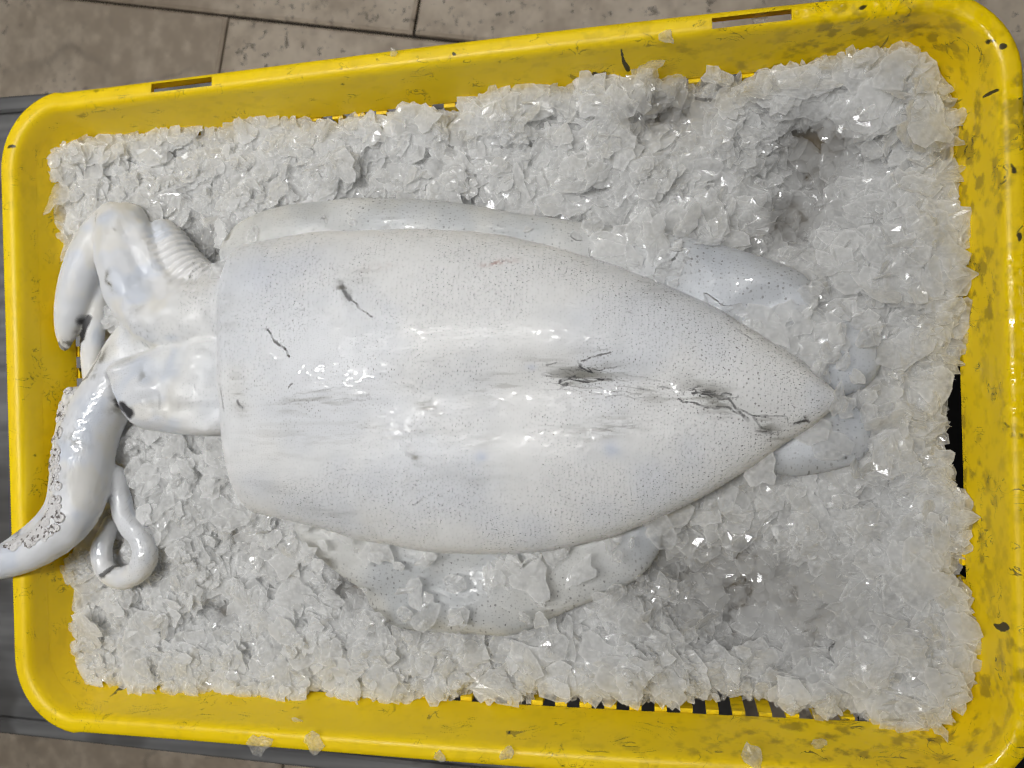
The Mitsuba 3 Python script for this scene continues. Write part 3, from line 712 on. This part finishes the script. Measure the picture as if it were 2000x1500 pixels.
gx, gy = np.meshgrid(np.arange(-0.287, 0.2875, 0.003), np.arange(-0.190, 0.1905, 0.003), indexing="ij")
gz, _ = heap_z(gx, gy)
gz = gz - 0.004
nxg, nyg = gx.shape
idx = np.arange(nxg * nyg).reshape(nxg, nyg)
q = np.stack([idx[:-1, :-1], idx[1:, :-1], idx[1:, 1:], idx[:-1, 1:]], -1).reshape(-1, 4)
keep = (gz.reshape(-1)[q] > BOT + 0.002).any(1)
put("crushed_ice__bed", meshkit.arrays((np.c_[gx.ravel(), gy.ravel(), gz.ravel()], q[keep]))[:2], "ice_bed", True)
labels["crushed_ice"] = {"label": "heap of white crushed flake ice filling the yellow crate around the squid", "category": "ice", "kind": "stuff"}

rng = np.random.default_rng(11)


def flake(size, thick, elong):
    """One splinter of flake ice: an uneven plate with broken edges."""
    n = int(np.clip(rng.integers(7, 11) + size * 240, 7, 17))
    a = np.sort(np.linspace(0, 2 * np.pi, n, endpoint=False) + rng.uniform(-2.2, 2.2, n) / n)
    k = rng.integers(2, 5)
    r = 0.78 + 0.16 * np.sin(k * a + rng.uniform(0, 6)) + rng.uniform(-0.17, 0.10, n)
    p = np.c_[np.cos(a) * r, np.sin(a) * r / elong] * size / 2
    bend = rng.uniform(-5, 5); tw = rng.uniform(-5, 5)
    zc = bend * p[:, 0] ** 2 + tw * p[:, 0] * p[:, 1] + rng.normal(0, thick * 0.25, n)
    t = thick * rng.uniform(0.35, 1.0, n)
    inner = 0.72
    V = np.vstack([np.c_[p, zc], np.c_[p * inner, zc * inner + t / 2], np.c_[p * inner, zc * inner - t / 2], [[0, 0, thick * 0.5]], [[0, 0, -thick * 0.5]]])
    i = np.arange(n); j = (i + 1) % n
    F = np.vstack([np.c_[i, j, n + j], np.c_[i, n + j, n + i], np.c_[j, i, 2 * n + i], np.c_[j, 2 * n + i, 2 * n + j], np.c_[n + i, n + j, np.full(n, 3 * n)], np.c_[2 * n + j, 2 * n + i, np.full(n, 3 * n + 1)]])
    uv = np.c_[np.r_[np.ones(n), np.full(2 * n, 0.72), 0, 0], np.full(3 * n + 2, rng.random())]
    return V, F, uv


def turn(tilt, az, spin):
    return _rot(0, 0, az) @ _rot(tilt, 0, 0) @ _rot(0, 0, spin)


blocked = shapely.union_all([mantle_poly.buffer(-0.002), polyB, Polygon(pix([(190, 400), (290, 400), (390, 520), (430, 540), (430, 700), (230, 700), (190, 560), (150, 640), (115, 690), (118, 600), (150, 480)], -0.015)[:, :2]).buffer(0),
                             Polygon(pix([(215, 640), (280, 700), (215, 850), (210, 960), (190, 1040), (110, 1105), (0, 1130), (0, 1060), (100, 1010), (105, 850), (140, 780)], -0.01)[:, :2]).buffer(0),
                             shapely.LineString(pix([(236, 970), (243, 1015), (264, 1048), (277, 1082), (266, 1116), (235, 1127), (209, 1113), (203, 1082), (212, 1050)], -0.02)[:, :2]).buffer(0.006)])
fins = shapely.union_all([finA, finC])
finl = shapely.union_all([finB, finD])
cl = lambda p, z=-0.014: Polygon(pix(p, z)[:, :2]).buffer(0)
clear_fin = shapely.union_all([cl([(420, 520), (430, 440), (560, 375), (1000, 392), (1120, 430), (1180, 500), (1040, 500)]),
                               cl([(1330, 545), (1345, 500), (1400, 490), (1500, 505), (1585, 545), (1560, 585), (1480, 610), (1420, 590)]),
                               cl([(1490, 905), (1600, 800), (1650, 775), (1712, 800), (1706, 900), (1560, 940)]),
                               cl([(560, 1030), (700, 1050), (960, 1085), (930, 1140), (1080, 1160), (1060, 1220), (1000, 1250), (740, 1230), (705, 1160)]),
                               cl([(1120, 1080), (1230, 1050), (1300, 1060), (1250, 1135), (1060, 1225), (1010, 1190)]),
                               cl([(1610, 740), (1660, 640), (1695, 640), (1735, 690), (1715, 750), (1640, 780)])])
COUNT = 21000
xy = np.c_[rng.uniform(-0.289, 0.286, COUNT), rng.uniform(-0.193, 0.19, COUNT)]
z0, dd = heap_z(xy[:, 0], xy[:, 1])
inb = shapely.contains_xy(blocked, xy[:, 0], xy[:, 1]); onfin = shapely.contains_xy(fins, xy[:, 0], xy[:, 1]) | shapely.contains_xy(finl, xy[:, 0], xy[:, 1])
oncl = shapely.contains_xy(clear_fin.buffer(0.003), xy[:, 0], xy[:, 1])
made = []
for i in range(COUNT):
    x, y = xy[i]
    if inb[i] or dd[i] < -0.002 or (oncl[i] and rng.random() < (0.95 if y > 0.03 else 0.86)) or (onfin[i] and rng.random() < 0.72):
        continue
    hol = max(h_[5] * math.exp(-2 * ((((x - h_[0]) * math.cos(h_[4]) + (y - h_[1]) * math.sin(h_[4])) / h_[2]) ** 2 + ((-(x - h_[0]) * math.sin(h_[4]) + (y - h_[1]) * math.cos(h_[4])) / h_[3]) ** 2)) for h_ in HOLLOW)
    if rng.random() < 0.72 * hol:
        continue
    right = np.clip((x + 0.10) / 0.35, 0, 1)
    s = (0.0072 + 0.0018 * (1 - right)) * math.exp(rng.normal(0, 0.42)) * (1 + 0.65 * right)
    if rng.random() < 0.075:
        s *= rng.uniform(1.7, 2.6)
    s = min(s, 0.026, rng.uniform(0.005, 0.013) + dd[i] * 1.2)
    el = rng.choice([1.1, 1.4, 1.9, 3.2], p=[0.35, 0.35, 0.22, 0.08])
    V, F, uv = flake(s * 1.45, rng.uniform(0.0007, 0.0020), el)
    tilt = abs(rng.normal(0, 0.40 + 0.34 * right)); tilt = min(tilt, 1.5)
    if s > 0.014: tilt *= 0.6
    if onfin[i]: tilt *= 0.35
    V = V @ turn(tilt, rng.uniform(0, 6.28), rng.uniform(0, 6.28)).T
    z = z0[i] + rng.normal(0, 0.0020 + 0.0008 * right) + 0.001
    if onfin[i]:
        z = max(z, -0.016 + rng.uniform(0.000, 0.005))
    uv[:, 1] = np.clip(uv[:, 1] * (0.85 - 0.20 * right) + 0.10 * (1 - right), 0, 1)
    made.append((s * s / el * (1 + 8 * (z - z0[i] > 0.002)), V + [x, y, z], F, uv))
made.sort(key=lambda m: -m[0])
REG = [("near the upper left corner of the crate", Polygon([(0, 0), (420, 0), (420, 420), (0, 420)])), ("along the upper wall above the squid's back", Polygon([(420, 0), (1150, 0), (1150, 470), (420, 470)])),
       ("on the mound in the upper right corner", Polygon([(1550, 0), (2100, 0), (2100, 420), (1550, 420)])), ("between the upper fin and the right half of the upper wall", Polygon([(1150, 0), (1550, 0), (1550, 470), (1150, 470)])),
       ("between the squid's pointed tail and the right wall", Polygon([(1550, 420), (2100, 420), (2100, 980), (1550, 980)])), ("on the upper fin beside the mantle", Polygon([(900, 470), (1550, 470), (1550, 760), (900, 760)])),
       ("in the lower right corner of the crate", Polygon([(1550, 980), (2100, 980), (2100, 1600), (1550, 1600)])), ("in the hollow below the tail half of the mantle", Polygon([(1150, 760), (1550, 760), (1550, 1600), (1150, 1600)])),
       ("around the lower fin below the mantle", Polygon([(560, 900), (1150, 900), (1150, 1600), (560, 1600)])), ("in the lower left part beside the curled arm tip", Polygon([(0, 420), (560, 420), (560, 1600), (0, 1600)]))]
for i, (_, V, F, uv) in enumerate(made[:300]):
    key = "ice_flake" + (f"_{i:03d}" if i else "")
    put(key, (V, F), "ice", uv=uv)
    c = (V.mean(0) - CAM) @ ROT
    c = shapely.Point(1000 + FPX * c[0] / -c[2], 750 - FPX * c[1] / -c[2])
    where = next((w for w, P in REG if P.contains(c)), "lying against the mantle")
    labels[key] = {"label": "broken ice flake " + where, "category": "ice flake", "group": "large ice flakes " + where}

rest = made[300:]
off = np.cumsum([0] + [len(m[1]) for m in rest])
put("crushed_ice__chips", (np.vstack([m[1] for m in rest]), np.vstack([m[2] + o for m, o in zip(rest, off)])), "ice", uv=np.vstack([m[3] for m in rest]))

# fine granules of crushed ice between the flakes
NG = 12000
gxy = np.c_[rng.uniform(-0.284, 0.284, NG), rng.uniform(-0.187, 0.187, NG)]
gz0, gd = heap_z(gxy[:, 0], gxy[:, 1])
hl = np.max([h_[5] * np.exp(-2 * (((gxy[:, 0] - h_[0]) / h_[2]) ** 2 + ((gxy[:, 1] - h_[1]) / h_[3]) ** 2)) for h_ in HOLLOW], 0)
ok = (gd > 0) & (rng.random(NG) < 0.45 + 0.55 * np.clip((gxy[:, 0] + 0.1) / 0.2, 0, 1)) & (rng.random(NG) > hl * 0.9) & ~shapely.contains_xy(blocked, gxy[:, 0], gxy[:, 1]) & ~shapely.contains_xy(clear_fin, gxy[:, 0], gxy[:, 1])
gxy, gz0 = gxy[ok], gz0[ok]
OV = np.array([[1, 0, 0], [-1, 0, 0], [0, 1, 0], [0, -1, 0], [0, 0, 1], [0, 0, -1.0]])
OF = np.array([[0, 2, 4], [2, 1, 4], [1, 3, 4], [3, 0, 4], [2, 0, 5], [1, 2, 5], [3, 1, 5], [0, 3, 5]])
n = len(gxy)
V = OV[None] * rng.uniform(0.5, 1.3, (n, 6, 1)) * (0.0011 * np.exp(rng.normal(0, 0.4, n)))[:, None, None] + rng.normal(0, 0.00035, (n, 6, 3))
Q = np.linalg.qr(rng.normal(size=(n, 3, 3)))[0]
V = np.einsum("nij,nkj->nki", Q * np.sign(np.linalg.det(Q))[:, None, None], V)
V += np.c_[gxy, gz0 + rng.uniform(-0.002, 0.0035, n)][:, None]
put("crushed_ice__granules", (V.reshape(-1, 3), (OF[None] + 6 * np.arange(n)[:, None, None]).reshape(-1, 3)), "ice", uv=np.tile([0.9, 0.8], (6 * n, 1)))

# loose wet bits of ice on the rim and the wall
LOOSE = [(505, 1455, 62, 0.001, "wet ice flake melting on the lower rim, leftmost of the rim's large flakes"), (612, 1448, 58, 0.001, "square wet ice flake melting on the lower rim, second large flake from the left"), (580, 1412, 40, -0.012, "small ice flake on the lower inner wall, above the square wet flake"),
         (1470, 1475, 70, 0.001, "jagged clear ice flake on the lower rim near the lower right"), (1303, 72, 46, 0.001, "narrow clear ice flake melting on the upper rim left of the right rim slot"), (1270, 132, 72, -0.014, "big pale ice flake propped on the upper wall below the upper rim"),
         (768, 102, 24, 0.001, "tiny clear ice chip on the upper rim, right of the left rim slot"), (858, 1478, 34, 0.001, "small frosty ice flake on the lower rim left of centre"), (1600, 1452, 48, -0.014, "clear ice sliver on the lower wall near the lower right corner"), (1485, 40, 50, -0.010, "melting ice bit lying in the right slot of the upper rim"), (990, 1470, 44, 0.0015, "thin wet ice flake on the lower rim below the middle of the squid")]
for i, (a, b, s, z, lab) in enumerate(LOOSE):
    c, k = at(a, b, z + 0.0008), scale_at(a, b, z)
    V, F, uv = flake(s * k, 0.0016, 1.25)
    uv[:, 1] = 0.0; uv[:, 0] *= 0.9
    V = V @ turn(0.5 if z < -0.005 else 0.05, 0.0 if b > 700 else math.pi, rng.uniform(0, 6)).T
    put(f"ice_chip" + (f"_{i:03d}" if i else ""), (V + c, F), "ice", uv=uv, label=lab, cat="ice chip")
